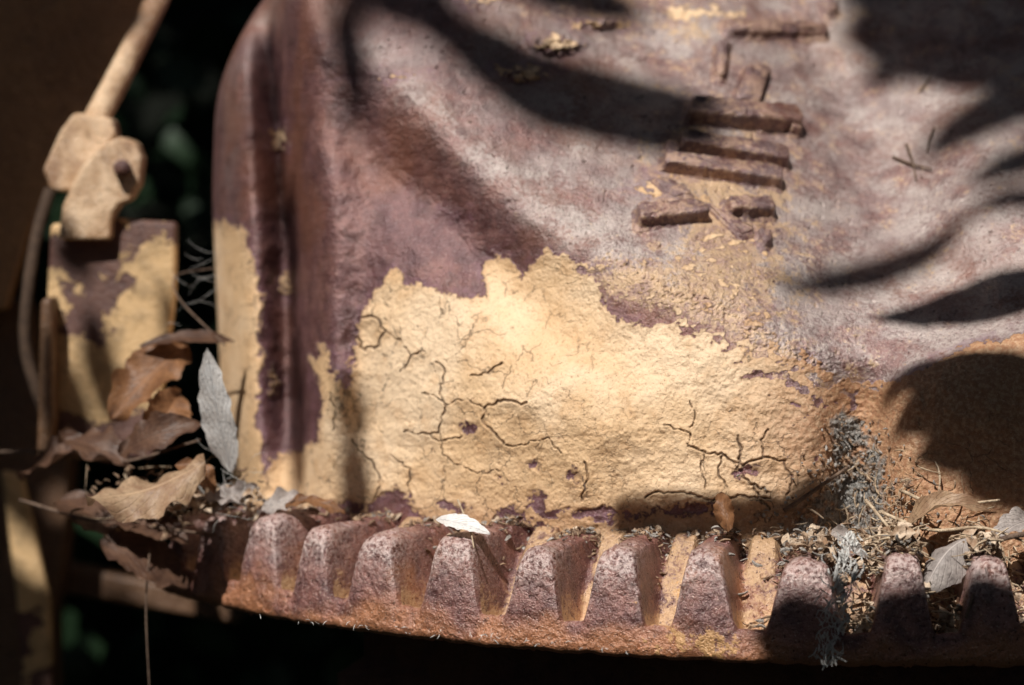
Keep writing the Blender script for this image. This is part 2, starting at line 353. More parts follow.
rs=.62*np.exp(-((X_-712-(Y_-180)*.25)/66)**2-((Y_-210)/100)**2)+.35*np.exp(-((Y_-15)/24)**2-((X_-640)/170)**2)+.24*sig((X_-560)/60)*sig((SG-Y_)/20)+.42*np.exp(-((X_-640)/130)**2-((Y_-285)/28)**2)+.4*brk
addattr(body,'residue',padl(rs))
addattr(body,'hair',padl(np.clip(sig((560-X_)/50)+sig((X_-680)/30)*sig((Y_-420)/20),0,1)))
def onbody(px,py,off=0.0): return unp(px,py,float(Wbase(np.array([px]),np.array([py]))[0])-off)
def bodynormal(px,py):
    a=onbody(px-6,py);b=onbody(px+6,py);c=onbody(px,py+6);d=onbody(px,py-6)
    n=(b-a).cross(d-c); return n.normalized()

# ------------------------------------------------------------------ raised letters
def letter_bar(poly,hgt,name='raised_letter'):
    cx=sum(p[0] for p in poly)/len(poly); cy=sum(p[1] for p in poly)/len(poly)
    nr=bodynormal(cx,cy)
    q=[]
    for a,b in zip(poly,poly[1:]+poly[:1]):
        L=math.hypot(b[0]-a[0],b[1]-a[1]); f=min(.3,2.6/L)
        q+= [(a[0]+(b[0]-a[0])*f,a[1]+(b[1]-a[1])*f),(b[0]+(a[0]-b[0])*f,b[1]+(a[1]-b[1])*f)]
    pts=[]
    for (ax,ay),(bx,by) in zip(q,q[1:]+q[:1]):
        n=max(1,int(math.hypot(bx-ax,by-ay)/2.0))
        for i in range(n): t=i/n; pts.append((ax+(bx-ax)*t,ay+(by-ay)*t))
    n=len(pts); V=[]; so_=random.uniform(0,99)
    def nz_(x,y,s=6.,sd_=7): return float(fbm(np.array([x/s+so_]),np.array([y/s]),3,sd_)[0])
    xw=max(p[0] for p in poly)-min(p[0] for p in poly); yw=max(p[1] for p in poly)-min(p[1] for p in poly)
    rings=((7.5,-.004),(5.0,.0004),(2.6,.0016),(1.3,.0040),(.8,hgt*.45),(.4,hgt*.78),(-.5,hgt*.95),(-2.2,hgt*1.0))
    for g_,o in rings:
        for x,y in pts:
            g2=g_+1.7*nz_(x,y,9)
            x2=cx+(x-cx)*(1+2*g2/xw); y2=cy+(y-cy)*max(.15,(1+2*g2*.9/yw))
            V.append(onbody(x2,y2)+nr*(o+(.003*nz_(x2,y2,11,20)*min(1,o/hgt) if o>0.001 else 0)))
    Fc=[]
    for r in range(len(rings)-1):
        for i in range(n): j=(i+1)%n; Fc.append((r*n+i,r*n+j,(r+1)*n+j,(r+1)*n+i))
    top=len(rings)-1
    V.append(onbody(cx,cy)+nr*hgt*1.02)
    for i in range(n): Fc.append((top*n+i,top*n+(i+1)%n,len(V)-1))
    o=new_mesh(name,V,Fc,M_body); setparent(o,HOUSING)
    k=len(V); addattr(o,'paint',np.full(k,-7.0)); addattr(o,'residue',np.full(k,.50)); addattr(o,'pale',np.full(k,.25))
    return o
bars=[([(722,25),(822,27),(825,38),(724,36)],.011),
([(716,47),(727,46),(724,80),(715,80)],.011),
([(744,71),(767,71),(757,108),(733,103)],.012),
([(688,107),(794,117),(799,133),(684,124)],.021),
([(680,139),(783,155),(786,168),(678,151)],.017),
([(663,160),(778,176),(780,189),(661,172)],.017),
([(725,204),(769,205),(773,217),(727,217)],.015),
([(636,212),(700,209),(708,221),(638,228)],.017),
([(756,232),(768,234),(769,247),(760,248)],.010),
([(668,142),(680,146),(676,158),(664,154)],.008),
([(652,183),(668,181),(692,196),(672,200)],.007),
([(704,206),(722,214),(754,234),(738,237)],.007),
([(784,120),(799,124),(798,136),(786,134)],.014),
([(820,4),(834,2),(836,14),(826,18)],.009),
([(740,-20),(836,-18),(838,-6),(742,-8)],.010)]
for p,hh_ in bars: letter_bar(p,hh_)

# ------------------------------------------------------------------ ring gear
R=1.0; GX=.445; DT=.0965; PH=-.4
ZB=unp(960,668,0).z; GY=unp(960,668,0).y+R
HV,HC=.034,.110; TEND=1.03
def gear_h(th):
    ph=(th/DT-PH)+.06*np.sin(th*17); k=np.round(ph); f=np.abs(ph-k)
    f=f+.014*perlin(th*40,k*3.1+.5,4)
    wd=.21+.02*np.sin(k*3.7)
    t=np.clip((wd+.17-f)/.21,0,1); t=t*t*(3-2*t)
    kk=1+.04*np.sin(k*2.3)-.05*np.clip(f/.2,0,1)**2
    fade=1-sig((th-TEND)/.008)
    return HV+(HC*kk-HV)*t*fade, k
th=np.arange(-.16,1.055,.00085); nt=len(th)
hh,kk=gear_h(th)
tooth=np.clip((hh-HV)/(HC-HV),0,1)
ZV=.012
rows=[]
RC=.007+.013*tooth
nbm=12
for i in range(nbm): rows.append(('b',i/(nbm)))
for i in range(12): rows.append(('f0',i/12))
for i in range(34): rows.append(('f1',i/34))
for i in range(16): rows.append(('c',i/16))
for i in range(90): rows.append(('t',i/89))
nr_=len(rows)
rr=np.zeros((nr_,nt)); zz=np.zeros((nr_,nt)); 
Rt=R+0*th
for j,(ty,t) in enumerate(rows):
    if ty=='b': rr[j]=Rt-.16*(1-t); zz[j]=.004*(1-t)
    elif ty=='f0': rr[j]=Rt-.007*(1-t)**3; zz[j]=ZV*t
    elif ty=='f1': rr[j]=Rt-.008*t*t*tooth-.003*t*(1-tooth); zz[j]=ZV+(hh-RC-ZV)*t
    elif ty=='c':
        a=t*math.pi/2; r0=Rt-.008*tooth-.003*(1-tooth); rr[j]=r0-RC*(1-math.cos(a)); zz[j]=hh-RC+RC*math.sin(a)
    else:
        r0=Rt-.008*tooth-.003*(1-tooth)-RC; rr[j]=r0-t*.20
        s_=np.clip((t-.18)/.44,0,1); s_=s_*s_*(3-2*s_)
        dip=.014*math.sin(min(1,t/.34)*math.pi)**.8 if t<.34 else 0
        zz[j]=hh+(HC+.002-hh)*s_*(1-tooth)*.95 - dip*(1-tooth)**1.5 +.006*t
TH=np.broadcast_to(th,(nr_,nt)); HH=np.broadcast_to(hh,(nr_,nt)); TT=np.broadcast_to(tooth,(nr_,nt))
arc=TH*1000
n1=fbm(arc/30,(zz*1000-rr*1000)/30,3,101); n2=fbm(arc/7,(zz*1000-rr*1000)/7,3,120)
rr2=rr+.0024*n1+.0008*n2; zz2=zz+.0026*fbm(arc/30,(rr*1000)/30,3,140)+.0009*n2
chip=np.clip(fbm(arc/14,(zz*1000-rr*1000)/14,3,160)-.42,0,1)*((zz>.06)|(zz<.02)); zz2-=.016*chip; rr2-=.012*chip
gp=np.stack([GX-rr2*np.sin(TH),GY-rr2*np.cos(TH),ZB+zz2],-1)
GEAR=empty('ring_gear',Vector((GX,GY-R,ZB)),"large rusty ring gear with thick blunt teeth below the housing","gear")
isTop=np.array([max(0,1-r[1]*1.0) if r[0] in('t',) else (.5*r[1] if r[0]=='c' else 0) for r in rows])[:,None]
dirt_sun=(1-TT)**1.8*isTop*1.0+ .7*np.array([ (min(1,max(0,r[1]-.35)*2) if r[0]=='t' else 0) for r in rows])[:,None]*np.ones_like(TH)  # sunlit pocket floors painted in, plus real dirt on the rear ledge
low=np.clip(1.0-zz/.055,0,1)*.9+.1
yl=np.exp(-((TH-.255)/.055)**2-((zz-.02)/.03)**2)*.7+.3*np.exp(-((TH-.30)/.04)**2)*(zz>.05)
rowworn=np.array([ (r[1]**4*.8 if r[0]=='f1' else 1-.4*r[1] if r[0]=='c' else max(0,.6-r[1]*2) if r[0]=='t' else 0) for r in rows])[:,None]
worn=rowworn*np.clip(TT*1.2-.1,0,1)*.95
def sub_mesh(name,r0,r1,c0,c1,mat,parent):
    g=gp[r0:r1+1,c0:c1+1]; a,b=g.shape[:2]; ix=np.arange(a*b).reshape(a,b)
    f=np.stack([ix[:-1,:-1],ix[1:,:-1],ix[1:,1:],ix[:-1,1:]],-1).reshape(-1,4)
    o=new_mesh(name,g.reshape(-1,3),f,mat); setparent(o,parent)
    for nm,A in (('low',low),('dirt_sun',dirt_sun),('yellow',yl),('worn',worn)): addattr(o,nm,A[r0:r1+1,c0:c1+1])
    return o
rsplit=nbm+12
sub_mesh('gear_rim',0,rsplit,0,nt-1,M_gear,GEAR)
bnd=[0]+[i for i in range(1,nt) if kk[i]!=kk[i-1]]+[nt-1]
for a,b in zip(bnd[:-1],bnd[1:]):
    if b-a<2: continue
    sub_mesh('gear_tooth',rsplit,nr_-1,a,b,M_gear,GEAR)
def ongear(theta,r,off=0.0):
    h_,_=gear_h(np.array([theta])); h0=float(h_[0]); tt_=min(1,max(0,(h0-HV)/(HC-HV)))
    t=min(1,max(0,(R-.02-r)/.2)); s_=min(1,max(0,(t-.18)/.44)); s_=s_*s_*(3-2*s_)
    dip=.014*math.sin(min(1,t/.34)*math.pi)**.8 if 0<t<.34 else 0
    return Vector((GX-r*math.sin(theta),GY-r*math.cos(theta),ZB+h0+(HC-h0)*s_*(1-tt_)*.95+.006*t-dip*(1-tt_)**1.5+off))
def theta_px(px,r=.92):
    best=0;bd=1e9
    for i in range(160):
        t=-.16+i*.009; p=Vector((GX-r*math.sin(t),GY-r*math.cos(t),ZB+.1)); d=p-CAM
        x=512+1000*d.x*2.5/d.dot(F)
        if abs(x-px)<bd: bd=abs(x-px); best=t
    return best
tt=np.linspace(-.3,.80,200); prof=[(.86,.01),(.86,-.06),(.90,-.075),(.90,-.10),(.84,-.12),(.84,-.6)]
V=np.array([[ (GX-r*math.sin(t)+.0,GY-r*math.cos(t),ZB+z) for t in tt] for r,z in prof]); a,b=V.shape[:2]
ix=np.arange(a*b).reshape(a,b); f=np.stack([ix[:-1,:-1],ix[:-1,1:],ix[1:,1:],ix[1:,:-1]],-1).reshape(-1,4)
drum=new_mesh('lower_drum',V.reshape(-1,3),f,M_rust,smooth=False); setparent(drum,HOUSING)

# ------------------------------------------------------------------ tube / plate helpers
def tube(name,pts,rad,mat,seg=8,res=6,parent=None,flat=1.0):
    pts=[Vector(p) for p in pts]
    P=[pts[0]*2-pts[1]]+pts+[pts[-1]*2-pts[-2]]; C=[];T=[]
    for i in range(1,len(P)-2):
        for k in range(res):
            t=k/res; C.append(.5*((2*P[i])+(-P[i-1]+P[i+1])*t+(2*P[i-1]-5*P[i]+4*P[i+1]-P[i+2])*t*t+(-P[i-1]+3*P[i]-3*P[i+1]+P[i+2])*t**3)); T.append((i-1+t)/(len(P)-3))
    C.append(pts[-1]); T.append(1)
    rads=rad if isinstance(rad,(list,tuple)) else [rad,rad]
    V=[];Fc=[]; ref=Vector((0.13,-.9,.4)).normalized()
    for i,c in enumerate(C):
        d=(C[min(i+1,len(C)-1)]-C[max(i-1,0)]).normalized(); a=d.cross(ref)
        if a.length<.05: a=d.cross(Vector((1,0,0)))
        a.normalize(); b=d.cross(a).normalized(); r=np.interp(T[i],np.linspace(0,1,len(rads)),rads)
        for k in range(seg):
            an=2*math.pi*k/seg; V.append(c+a*math.cos(an)*r+b*math.sin(an)*r*flat)
    n=len(C)
    for i in range(n-1):
        for k in range(seg): Fc.append((i*seg+k,i*seg+(k+1)%seg,(i+1)*seg+(k+1)%seg,(i+1)*seg+k))
    Fc.append(tuple(range(seg))[::-1]); Fc.append(tuple((n-1)*seg+k for k in range(seg)))
    o=new_mesh(name,V,Fc,mat)
    if parent: setparent(o,parent)
    return o
def plate(name,poly,w,thick,mat,parent=None,bev=.006,tilt=0.0):
    n=len(poly); V=[unp(x,y,w+tilt*(x-poly[0][0])/1000) for x,y in poly]; V+=[v+Vector((0,thick,0)) for v in V]
    Fc=[tuple(range(n)),tuple(range(2*n-1,n-1,-1))]+[(i,i+n,(i+1)%n+n,(i+1)%n) for i in range(n)]
    o=new_mesh(name,V,Fc,mat,smooth=False)
    if bev: m=o.modifiers.new('b','BEVEL'); m.width=bev; m.segments=3
    if parent: setparent(o,parent)
    return o
# ------------------------------------------------------------------ left side: lever, bracket, frame
LEV=empty('control_lever',unp(90,200,.7),"tan painted control lever rod ending in a blocky clevis joint","lever")
tube('lever_rod',[unp(176,-40,.82),unp(135,45,.74),(unp(92,128,.70))],[.015,.016,.017],M_tan,seg=20,parent=LEV)
plate('clevis_block',[(74,112),(112,118),(116,136),(94,168),(78,194),(50,190),(42,170),(60,130)],.67,.05,M_tan,LEV,bev=.006)
plate('clevis_arm',[(58,240),(62,206),(80,168),(100,146),(120,136),(136,142),(142,158),(139,184),(130,200),(120,204),(112,214),(110,240)],.63,.045,M_tan,LEV,bev=.005)
tube('clevis_pin',[unp(122,168,.612),unp(123,167,.72)],[.011,.011],M_rust,seg=14,parent=LEV)
BR=empty('mounting_bracket',unp(110,440,.66),"flat bracket plate with peeling yellow paint beside leaf litter","bracket")
plate('bracket_plate',[(50,224),(110,218),(176,222),(174,300),(166,362),(152,460),(48,460),(45,330)],.66,.03,M_bracket,BR,tilt=-.1)
plate('bracket_flange',[(40,300),(52,296),(54,420),(46,470),(36,470)],.62,.16,M_post,BR)
HO=tube('rubber_hose',[unp(50,190,.74),unp(38,230,.72),unp(28,290,.70),unp(26,350,.70),unp(44,410,.71),unp(60,450,.76)],.008,M_hose,seg=14)
tag(HO,"thin brown rubber hose curving past the bracket","hose")
FR=empty('machine_chassis',unp(20,480,1.0),"dark brown painted steel chassis panel of the machine","machine chassis")
plate('side_panel',[(-120,-120),(186,-120),(150,20),(112,100),(66,160),(30,230),(6,310),(-120,330)],.95,.03,M_panel,FR)
plate('post',[(-120,300),(24,300),(40,380),(70,452),(64,560),(52,620),(56,760),(-120,760)],1.05,.08,M_post,FR,tilt=-.2)
plate('strip',[(0,470),(22,476),(50,600),(54,760),(26,760),(16,600)],.93,.02,M_bracket,FR)
plate('cross_member',[(40,560),(240,600),(240,625),(40,590)],1.1,.06,M_post,FR)

# ------------------------------------------------------------------ leaves
def leafmesh(base,tip,width,nrm,curl=.1,fold=.3,twist=0.0,wob=.1,nu=18,nv=8,shape=.85,sharp=.75):
    base=Vector(base);tip=Vector(tip); d=tip-base; L=d.length; d.normalize(); nrm=Vector(nrm); nrm=(nrm-d*nrm.dot(d)).normalized(); sd_=d.cross(nrm)
    V=[];UV=[];o=random.uniform(0,50)
    for i in range(nu+1):
        t=i/nu; prof=max(math.sin(math.pi*min(1,t**shape)),0)**sharp*(1 if t<.98 else .3); hw=width/2*prof+.0006
        tw=twist*t; s2=sd_*math.cos(tw)+nrm*math.sin(tw); n2=nrm*math.cos(tw)-sd_*math.sin(tw)
        c=base+d*L*t+nrm*curl*L*math.sin(math.pi*t)
        for j in range(nv+1):
            s_=j/nv*2-1
            wv=wob*width*math.sin(t*9+o+s_*2)*abs(s_)*.5+wob*width*.4*math.sin(t*23+o*2+s_)*s_*s_
            V.append(c+s2*s_*hw*(1+.07*math.sin(t*31+o)+.05*math.sin(t*57+o*3+s_))+n2*(fold*abs(s_)**1.5*hw+wv)); UV.append((t,j/nv))
    Fc=[]
    for i in range(nu):
        for j in range(nv): a=i*(nv+1)+j; Fc.append((a,a+nv+1,a+nv+2,a+1))
    return V,Fc,UV
def setuv(me,UV):
    l=me.uv_layers.new(name='UVMap'); vi=np.zeros(len(me.loops),dtype=np.int32); me.loops.foreach_get('vertex_index',vi)
    l.data.foreach_set('uv',np.array(UV,dtype=np.float32)[vi].ravel())
def leaf(base,tip,width,nrm,mat,label,**k):
    k.setdefault('nu',26); k.setdefault('nv',10)
    V,Fc,UV=leafmesh(base,tip,width,nrm,**k); o=new_mesh('dry_leaf',V,Fc,mat); setuv(o.data,UV)
    tag(o,label,"leaf","fallen dry leaves caught on the machine"); return o
N0=Vector((-.3,-.8,.5))
leaf(unp(205,462,.30),unp(86,498,.26),.066,(0,-.55,.8),LM[0],"curled tan dry leaf lying on the leaf pile",curl=-.10,fold=-.45,wob=.24)
leaf(unp(232,472,.36),unp(207,348,.30),.040,(-.30,-.75,.55),LM[2],"narrow pale dry leaf standing upright against the housing",curl=.03,fold=.2,twist=-.2,wob=.06)
leaf(unp(188,345,.50),unp(110,420,.46),.064,(-.2,-.9,.35),LM[1],"broad brown dry leaf with visible veins in front of bracket",curl=.1,fold=.4,wob=.25)
leaf(unp(235,342,.50),unp(140,346,.47),.022,(0,-.6,.8),LM[3],"dark narrow leaf bridging bracket and housing",curl=.08)
leaf(unp(180,392,.44),unp(140,452,.40),.05,(.4,-.8,.4),LM[1],"brown folded dry leaf in the pile",curl=.15,fold=.7,wob=.2)
leaf(unp(120,455,.38),unp(205,425,.36),.045,(0,-.8,.6),LM[3],"dark dry leaf in shade of the pile",curl=.12,fold=.4,wob=.2)
leaf(unp(60,440,.5),unp(130,470,.44),.05,(0,-.5,.85),LM[3],"dark brown crumpled leaf beside the bracket",curl=.1,fold=.4,wob=.3)
leaf(unp(20,480,.55),unp(100,450,.5),.045,(.1,-.5,.85),LM[3],"brown leaf hanging over chassis edge",curl=.1,fold=.4,wob=.2)
leaf(unp(100,520,.42),unp(190,545,.40),.05,(.1,-.5,.85),LM[3],"dark shaded leaf under the pile",curl=.1,fold=.3)
leaf(unp(60,500,.5),unp(120,545,.42),.06,(.1,-.5,.85),LM[3],"dark shaded leaf under the pile",curl=.1,fold=.3)
leaf(unp(100,540,.42),unp(188,590,.42),.06,(.1,-.7,.7),LM[3],"dark shaded leaf hanging below the pile",curl=.1,fold=.3)
leaf(unp(212,512,.36),unp(258,486,.37),.024,N0,LM[4],"grey torn leaf scrap at the foot of housing",curl=.1,fold=.6,wob=.4)
leaf(unp(196,500,.34),unp(246,506,.34),.020,(0,-.5,.8),LM[4],"pale torn leaf scrap on the gear edge",curl=.12,fold=.5,wob=.4)
leaf(unp(258,514,.34),unp(318,500,.35),.024,(.2,-.6,.8),LM[4],"grey brown leaf scrap lying on gear teeth",curl=.15,fold=.4,wob=.4)
leaf(unp(285,505,.33),unp(345,514,.31),.018,(.2,-.6,.8),LM[1],"tan leaf scrap lying on gear teeth",curl=.15,fold=.3,wob=.3)
leaf(unp(175,465,.33),unp(215,495,.33),.03,(.2,-.6,.8),LM[1],"brown dry leaf in the pile",curl=.2,fold=.5,wob=.2)
leaf(unp(436,519,.16),unp(490,534,.14),.020,(-.1,-.6,.8),LM[2],"small whitish leaf resting on a gear tooth",curl=.06,fold=.25,wob=.05)
leaf(unp(729,532,.10),unp(722,492,.12),.020,(-.2,-.9,.2),LM[1],"small brown leaf standing between gear teeth",curl=.15,fold=.8,wob=.3)
leaf(unp(975,536,.06),unp(922,596,.02),.044,(-.5,-.8,.5),LM[4],"pale curled leaf wedged between gear teeth",curl=.22,fold=-.9,wob=.08)
leaf(unp(905,528,.09),unp(990,512,.07),.024,(0,-.6,.8),LM[0],"curled beige leaf among the litter",curl=.25,fold=.8,wob=.2)
leaf(unp(1040,520,.08),unp(985,548,.05),.026,(0,-.6,.8),LM[4],"pale leaf among the straw litter",curl=.15,fold=.6,wob=.2)
leaf(unp(880,548,.08),unp(930,560,.05),.026,(0,-.6,.8),LM[1],"brown leaf scrap in the litter",curl=.15,fold=.5,wob=.3)
leaf(unp(832,530,.10),unp(868,560,.06),.014,(-.3,-.8,.5),LM[4],"grey leaf scrap in the litter",curl=.2,fold=.8,wob=.3)
def twig(pts,r,label,mat=M_twig):
    o=tube('twig',pts,[r,r*.85,r*.6],mat,seg=7,res=5); tag(o,label,"twig","twigs and stems caught on the machine"); return o
twig([onbody(784,511,.006),onbody(812,492,.014),onbody(848,467,.012)],.0028,"dark twig leaning on the painted housing")
twig([onbody(893,157,.004),onbody(912,164,.006),onbody(932,169,.004)],.0018,"tiny crossed twig on the housing top")
twig([onbody(906,144,.007),onbody(912,160,.008),onbody(916,180,.004)],.0018,"tiny crossed twig on the housing top")
twig([onbody(934,128,.004),onbody(929,141,.006),onbody(927,152,.004)],.0012,"tiny dark twig on the housing top")
twig([onbody(920,92,.004),onbody(932,74,.006)],.0012,"tiny dark twig on the housing top")
twig([onbody(582,470,.003),onbody(585,486,.006),onbody(588,500,.003)],.0016,"short dark twig stuck to flaking paint")
twig([unp(1050,530,.04),unp(1000,540,.03),unp(985,560,.02),unp(966,618,-.01)],.003,"bent dark twig hanging over the gear teeth")
twig([unp(880,512,.12),unp(930,530,.07),unp(985,528,.05),unp(1040,548,.03)],.002,"pale bent stem lying across the litter",M_straw)
twig([unp(866,500,.12),unp(905,545,.05),unp(935,560,.03)],.0018,"pale bent stem lying across the litter",M_straw)
twig([unp(900,490,.12),unp(940,505,.08),unp(1000,500,.07)],.002,"pale bent stem lying across the litter",M_straw)
twig([unp(20,500,.5),unp(90,520,.42),unp(160,528,.40),unp(215,535,.38)],.002,"thin stem under the leaf pile")
twig([unp(150,548,.4),unp(146,610,.4),unp(150,700,.4)],.0012,"thin hanging root strand")
twig([unp(0,452,.6),unp(60,452,.55),unp(120,462,.45),unp(200,440,.4)],.0022,"thin dry stem lying across the leaf pile")
twig([unp(225,345,.48),unp(180,300,.55),unp(176,276,.58),unp(214,268,.55)],.0012,"thin stem between bracket and housing")
twig([unp(458,500,.2),unp(470,530,.15),unp(474,548,.12)],.0012,"fine pale stem on the gear teeth",M_straw)

# ------------------------------------------------------------------ litter (uncountable)
def litter(name,items,mat,label,cat):
    V=[];Fc=[]
    for p,d,L,r,n in items:
        d=Vector(d).normalized(); a=d.cross(Vector((.2,.3,.9))).normalized(); b=d.cross(a)
        bend=a*random.uniform(-.25,.25)*L+b*random.uniform(-.25,.25)*L; s=len(V); k=4
        for i in range(5):
            t=i/4; c=p+d*L*(t-.5)+bend*(1-(2*t-1)**2); rr_=r*(1-.5*abs(2*t-1))
            for q_ in range(k):
                an=q_*math.pi/2; V.append(c+a*math.cos(an)*rr_*n+b*math.sin(an)*rr_)
        for i in range(4):
            for q_ in range(k): Fc.append((s+i*k+q_,s+i*k+(q_+1)%k,s+(i+1)*k+(q_+1)%k,s+(i+1)*k+q_))
        Fc.append((s,s+3,s+2,s+1)); Fc.append((s+4*k,s+4*k+1,s+4*k+2,s+4*k+3))
    o=new_mesh(name,V,Fc,mat,smooth=False); o["kind"]="stuff"; tag(o,label,cat); return o
def rdir(zs=.3): return Vector((random.gauss(0,1),random.gauss(0,1),random.gauss(0,zs)))
it=[];it2=[];it3=[]
for _ in range(2600):
    t=random.uniform(-.12,1.0); r=random.choice([random.gauss(.865,.02),random.gauss(.865,.02),random.uniform(.83,.93)])
    p=ongear(t,r,random.uniform(.0,.004)); L=random.uniform(.003,.014)
    (it if random.random()<.7 else it3).append((p,rdir(),L,random.uniform(.0006,.0022),random.uniform(.6,2)))
for _ in range(380):
    t=theta_px(random.uniform(860,1040),.9); r=random.uniform(.86,.985)
    p=ongear(t,r,random.uniform(.0,.018)); it2.append((p,rdir(.35),random.uniform(.012,.05),random.uniform(.0005,.0018),1))
for _ in range(1200):
    t=theta_px(random.gauss(880,55),.9); r=random.uniform(.85,.98)
    p=ongear(t,r,random.uniform(.0,.014)); random.choice([it,it,it3]).append((p,rdir(.5),random.uniform(.003,.018),random.uniform(.0006,.0026),random.uniform(.6,2.5)))
for _ in range(380):
    y=415+115*random.random()**.7; x=random.gauss(862-(y-400)*.06,8+ (y-400)*.32); random.choice([it3,it3,it]).append((onbody(x,y,random.uniform(.003,.008)),rdir(1),random.uniform(.002,.007),random.uniform(.0008,.002),random.uniform(.8,1.5)))
for _ in range(90):
    y=450+80*random.random()**.6; x=random.gauss(880,10+ (y-400)*.30); it2.append((onbody(x,y,random.uniform(.006,.014)),rdir(1),random.uniform(.008,.035),random.uniform(.0004,.0012),1))
for _ in range(300):
    x=random.gauss(180,35); y=random.gauss(497,12); it.append((unp(x,y,random.uniform(.36,.44)),rdir(.5),random.uniform(.004,.02),random.uniform(.0006,.0024),random.uniform(.6,2)))
for _ in range(10):
    x=random.gauss(130,50); y=random.gauss(485,25); it2.append((unp(x,y,random.uniform(.35,.5)),rdir(.3),random.uniform(.03,.08),random.uniform(.0005,.001),1))
litter('bark_crumbs',it,M_chip,"brown crumbs of bark and leaf along the gear teeth","debris")
litter('straw_litter',it2,M_straw,"tangled dry needles and straw between gear teeth","debris")
litter('grey_dust_crumbs',it3,M_grey,"grey dusty crumbs packed in the seam of the housing","debris")
V=[];Fc=[]
def frag(p,L,wd):
    d=rdir(.6).normalized(); v,f,u=leafmesh(p-d*L/2,p+d*L/2,wd,Vector((random.gauss(-.2,.5),-.7,random.gauss(.7,.4))),nu=5,nv=3,curl=random.uniform(-.3,.3),fold=random.uniform(-.8,.8),wob=.5,sharp=random.uniform(.25,.8))
    s=len(V); V.extend(v); Fc.extend([tuple(k+s for k in q_) for q_ in f])
for _ in range(260):
    t=theta_px(random.gauss(930,65),.9); frag(ongear(t,random.uniform(.86,.975),random.uniform(.002,.018)),random.uniform(.006,.030),random.uniform(.003,.015))
for _ in range(90):
    t=random.uniform(.05,1.0); frag(ongear(t,random.gauss(.875,.015),random.uniform(.001,.006)),random.uniform(.004,.014),random.uniform(.002,.007))
for _ in range(50):
    frag(unp(random.gauss(225,35),random.gauss(498,9),random.uniform(.35,.4)),random.uniform(.008,.026),random.uniform(.004,.011))
fr=new_mesh('leaf_fragments',V,Fc,M_flake); fr["kind"]="stuff"; tag(fr,"broken pale leaf fragments scattered over the gear teeth","debris")
wb=[]
for _ in range(260):
    y=random.uniform(535,664); x=random.gauss(850-(y-540)*.20,8); wb.append((unp(x,y,-.014+max(0,580-y)*.001+random.uniform(-.008,.004)),Vector((random.gauss(0,.7),random.gauss(0,.3),1)),random.uniform(.003,.018),random.uniform(.0003,.0012),random.uniform(.6,2.4)))
for _ in range(50):
    x=random.gauss(225,25); y=random.gauss(490,22); wb.append((unp(x,y,.34+random.uniform(-.03,.03)),rdir(1),random.uniform(.01,.04),.00025,1))
for _ in range(10):
    x=random.uniform(160,212); y=random.uniform(240,330); wb.append((unp(x,y,.55),Vector((1,0,random.gauss(0,.5))),random.uniform(.02,.06),.0002,1))
for _ in range(40):
    x=random.uniform(260,640); y=652-abs(x-640)*.09+random.uniform(-4,3); wb.append((unp(x,y,-.01+.00045*max(0,560-x)),rdir(1),random.uniform(.003,.008),.0004,1))
litter('cobweb_threads',wb,M_web,"wispy cobweb threads hanging from gear and housing","cobweb")

# ------------------------------------------------------------------ overhanging tree branch (casts the dappled shade)
BRN=empty('tree_branch',unp(500,200,.3)+SUN*2.6,"leafy green tree branch overhanging the machine","tree branch")
LV=[];LF=[]
def shade(x1,y1,x2,y2,wd,D=2.2,w1=None,w2=None,shape=.9,sharp=.75):
    a=onbody(x1,y1) if w1 is None else unp(x1,y1,w1); b=onbody(x2,y2) if w1 is None else unp(x2,y2,w2 if w2 is not None else w1)
    a=a+SUN*D; b=b+SUN*(D+random.uniform(-.05,.05))
    V,Fc,UV=leafmesh(a,b,wd/1000,SUN,curl=.03,fold=.1,wob=.08,nu=12,nv=4,shape=shape,sharp=sharp)
    s=len(LV); LV.extend(V); LF.extend([tuple(i+s for i in f) for f in Fc])
T=lambda:random.uniform(4.9,5.6)
for a in [(270,-70,480,70,120),(425,20,735,158,125),(410,-50,650,14,90),(345,-10,366,140,52),(550,64,735,124,84),(460,36,586,138,80),(290,-60,450,4,105)]: shade(*a,D=T(),sharp=.5)
# left flank
for a in [(270,20,284,250,30),(290,180,294,330,34),(292,320,300,500,38),(347,370,356,450,40),(352,440,360,540,44)]: shade(*a,D=3.0,sharp=.4)
# top right
for a in [(800,-50,1090,26,140),(840,15,1030,88,116),(1090,70,918,164,90),(900,0,1090,80,112),(866,90,902,60,52),(1080,140,966,190,60),(690,-90,900,-30,115),(1090,190,962,221,46)]: shade(*a,D=T(),sharp=.5)
shade(968,216,772,286,54,D=4.2,sharp=.6); shade(1085,292,868,318,62,D=2.0,sharp=1.0); shade(1060,272,925,302,32,D=2.0)
# right lobe
for a in [(1090,400,878,412,56),(1090,436,890,442,60),(1090,474,912,466,52),(1100,380,940,392,30),(1090,505,960,492,34)]: shade(*a,D=2.0,sharp=.5)
# foot of the housing / right end of gear
for x0 in range(612,830,44): shade(x0,514,x0+62,517,20,D=1.6,sharp=.3); shade(x0,532,x0+62,535,20,D=1.6,sharp=.3)
for a in [(745,628,1090,632,56),(750,655,1100,660,50),(890,602,1090,598,36),(740,604,830,600,34)]: shade(*a,D=1.9,w1=0.0,sharp=.5)
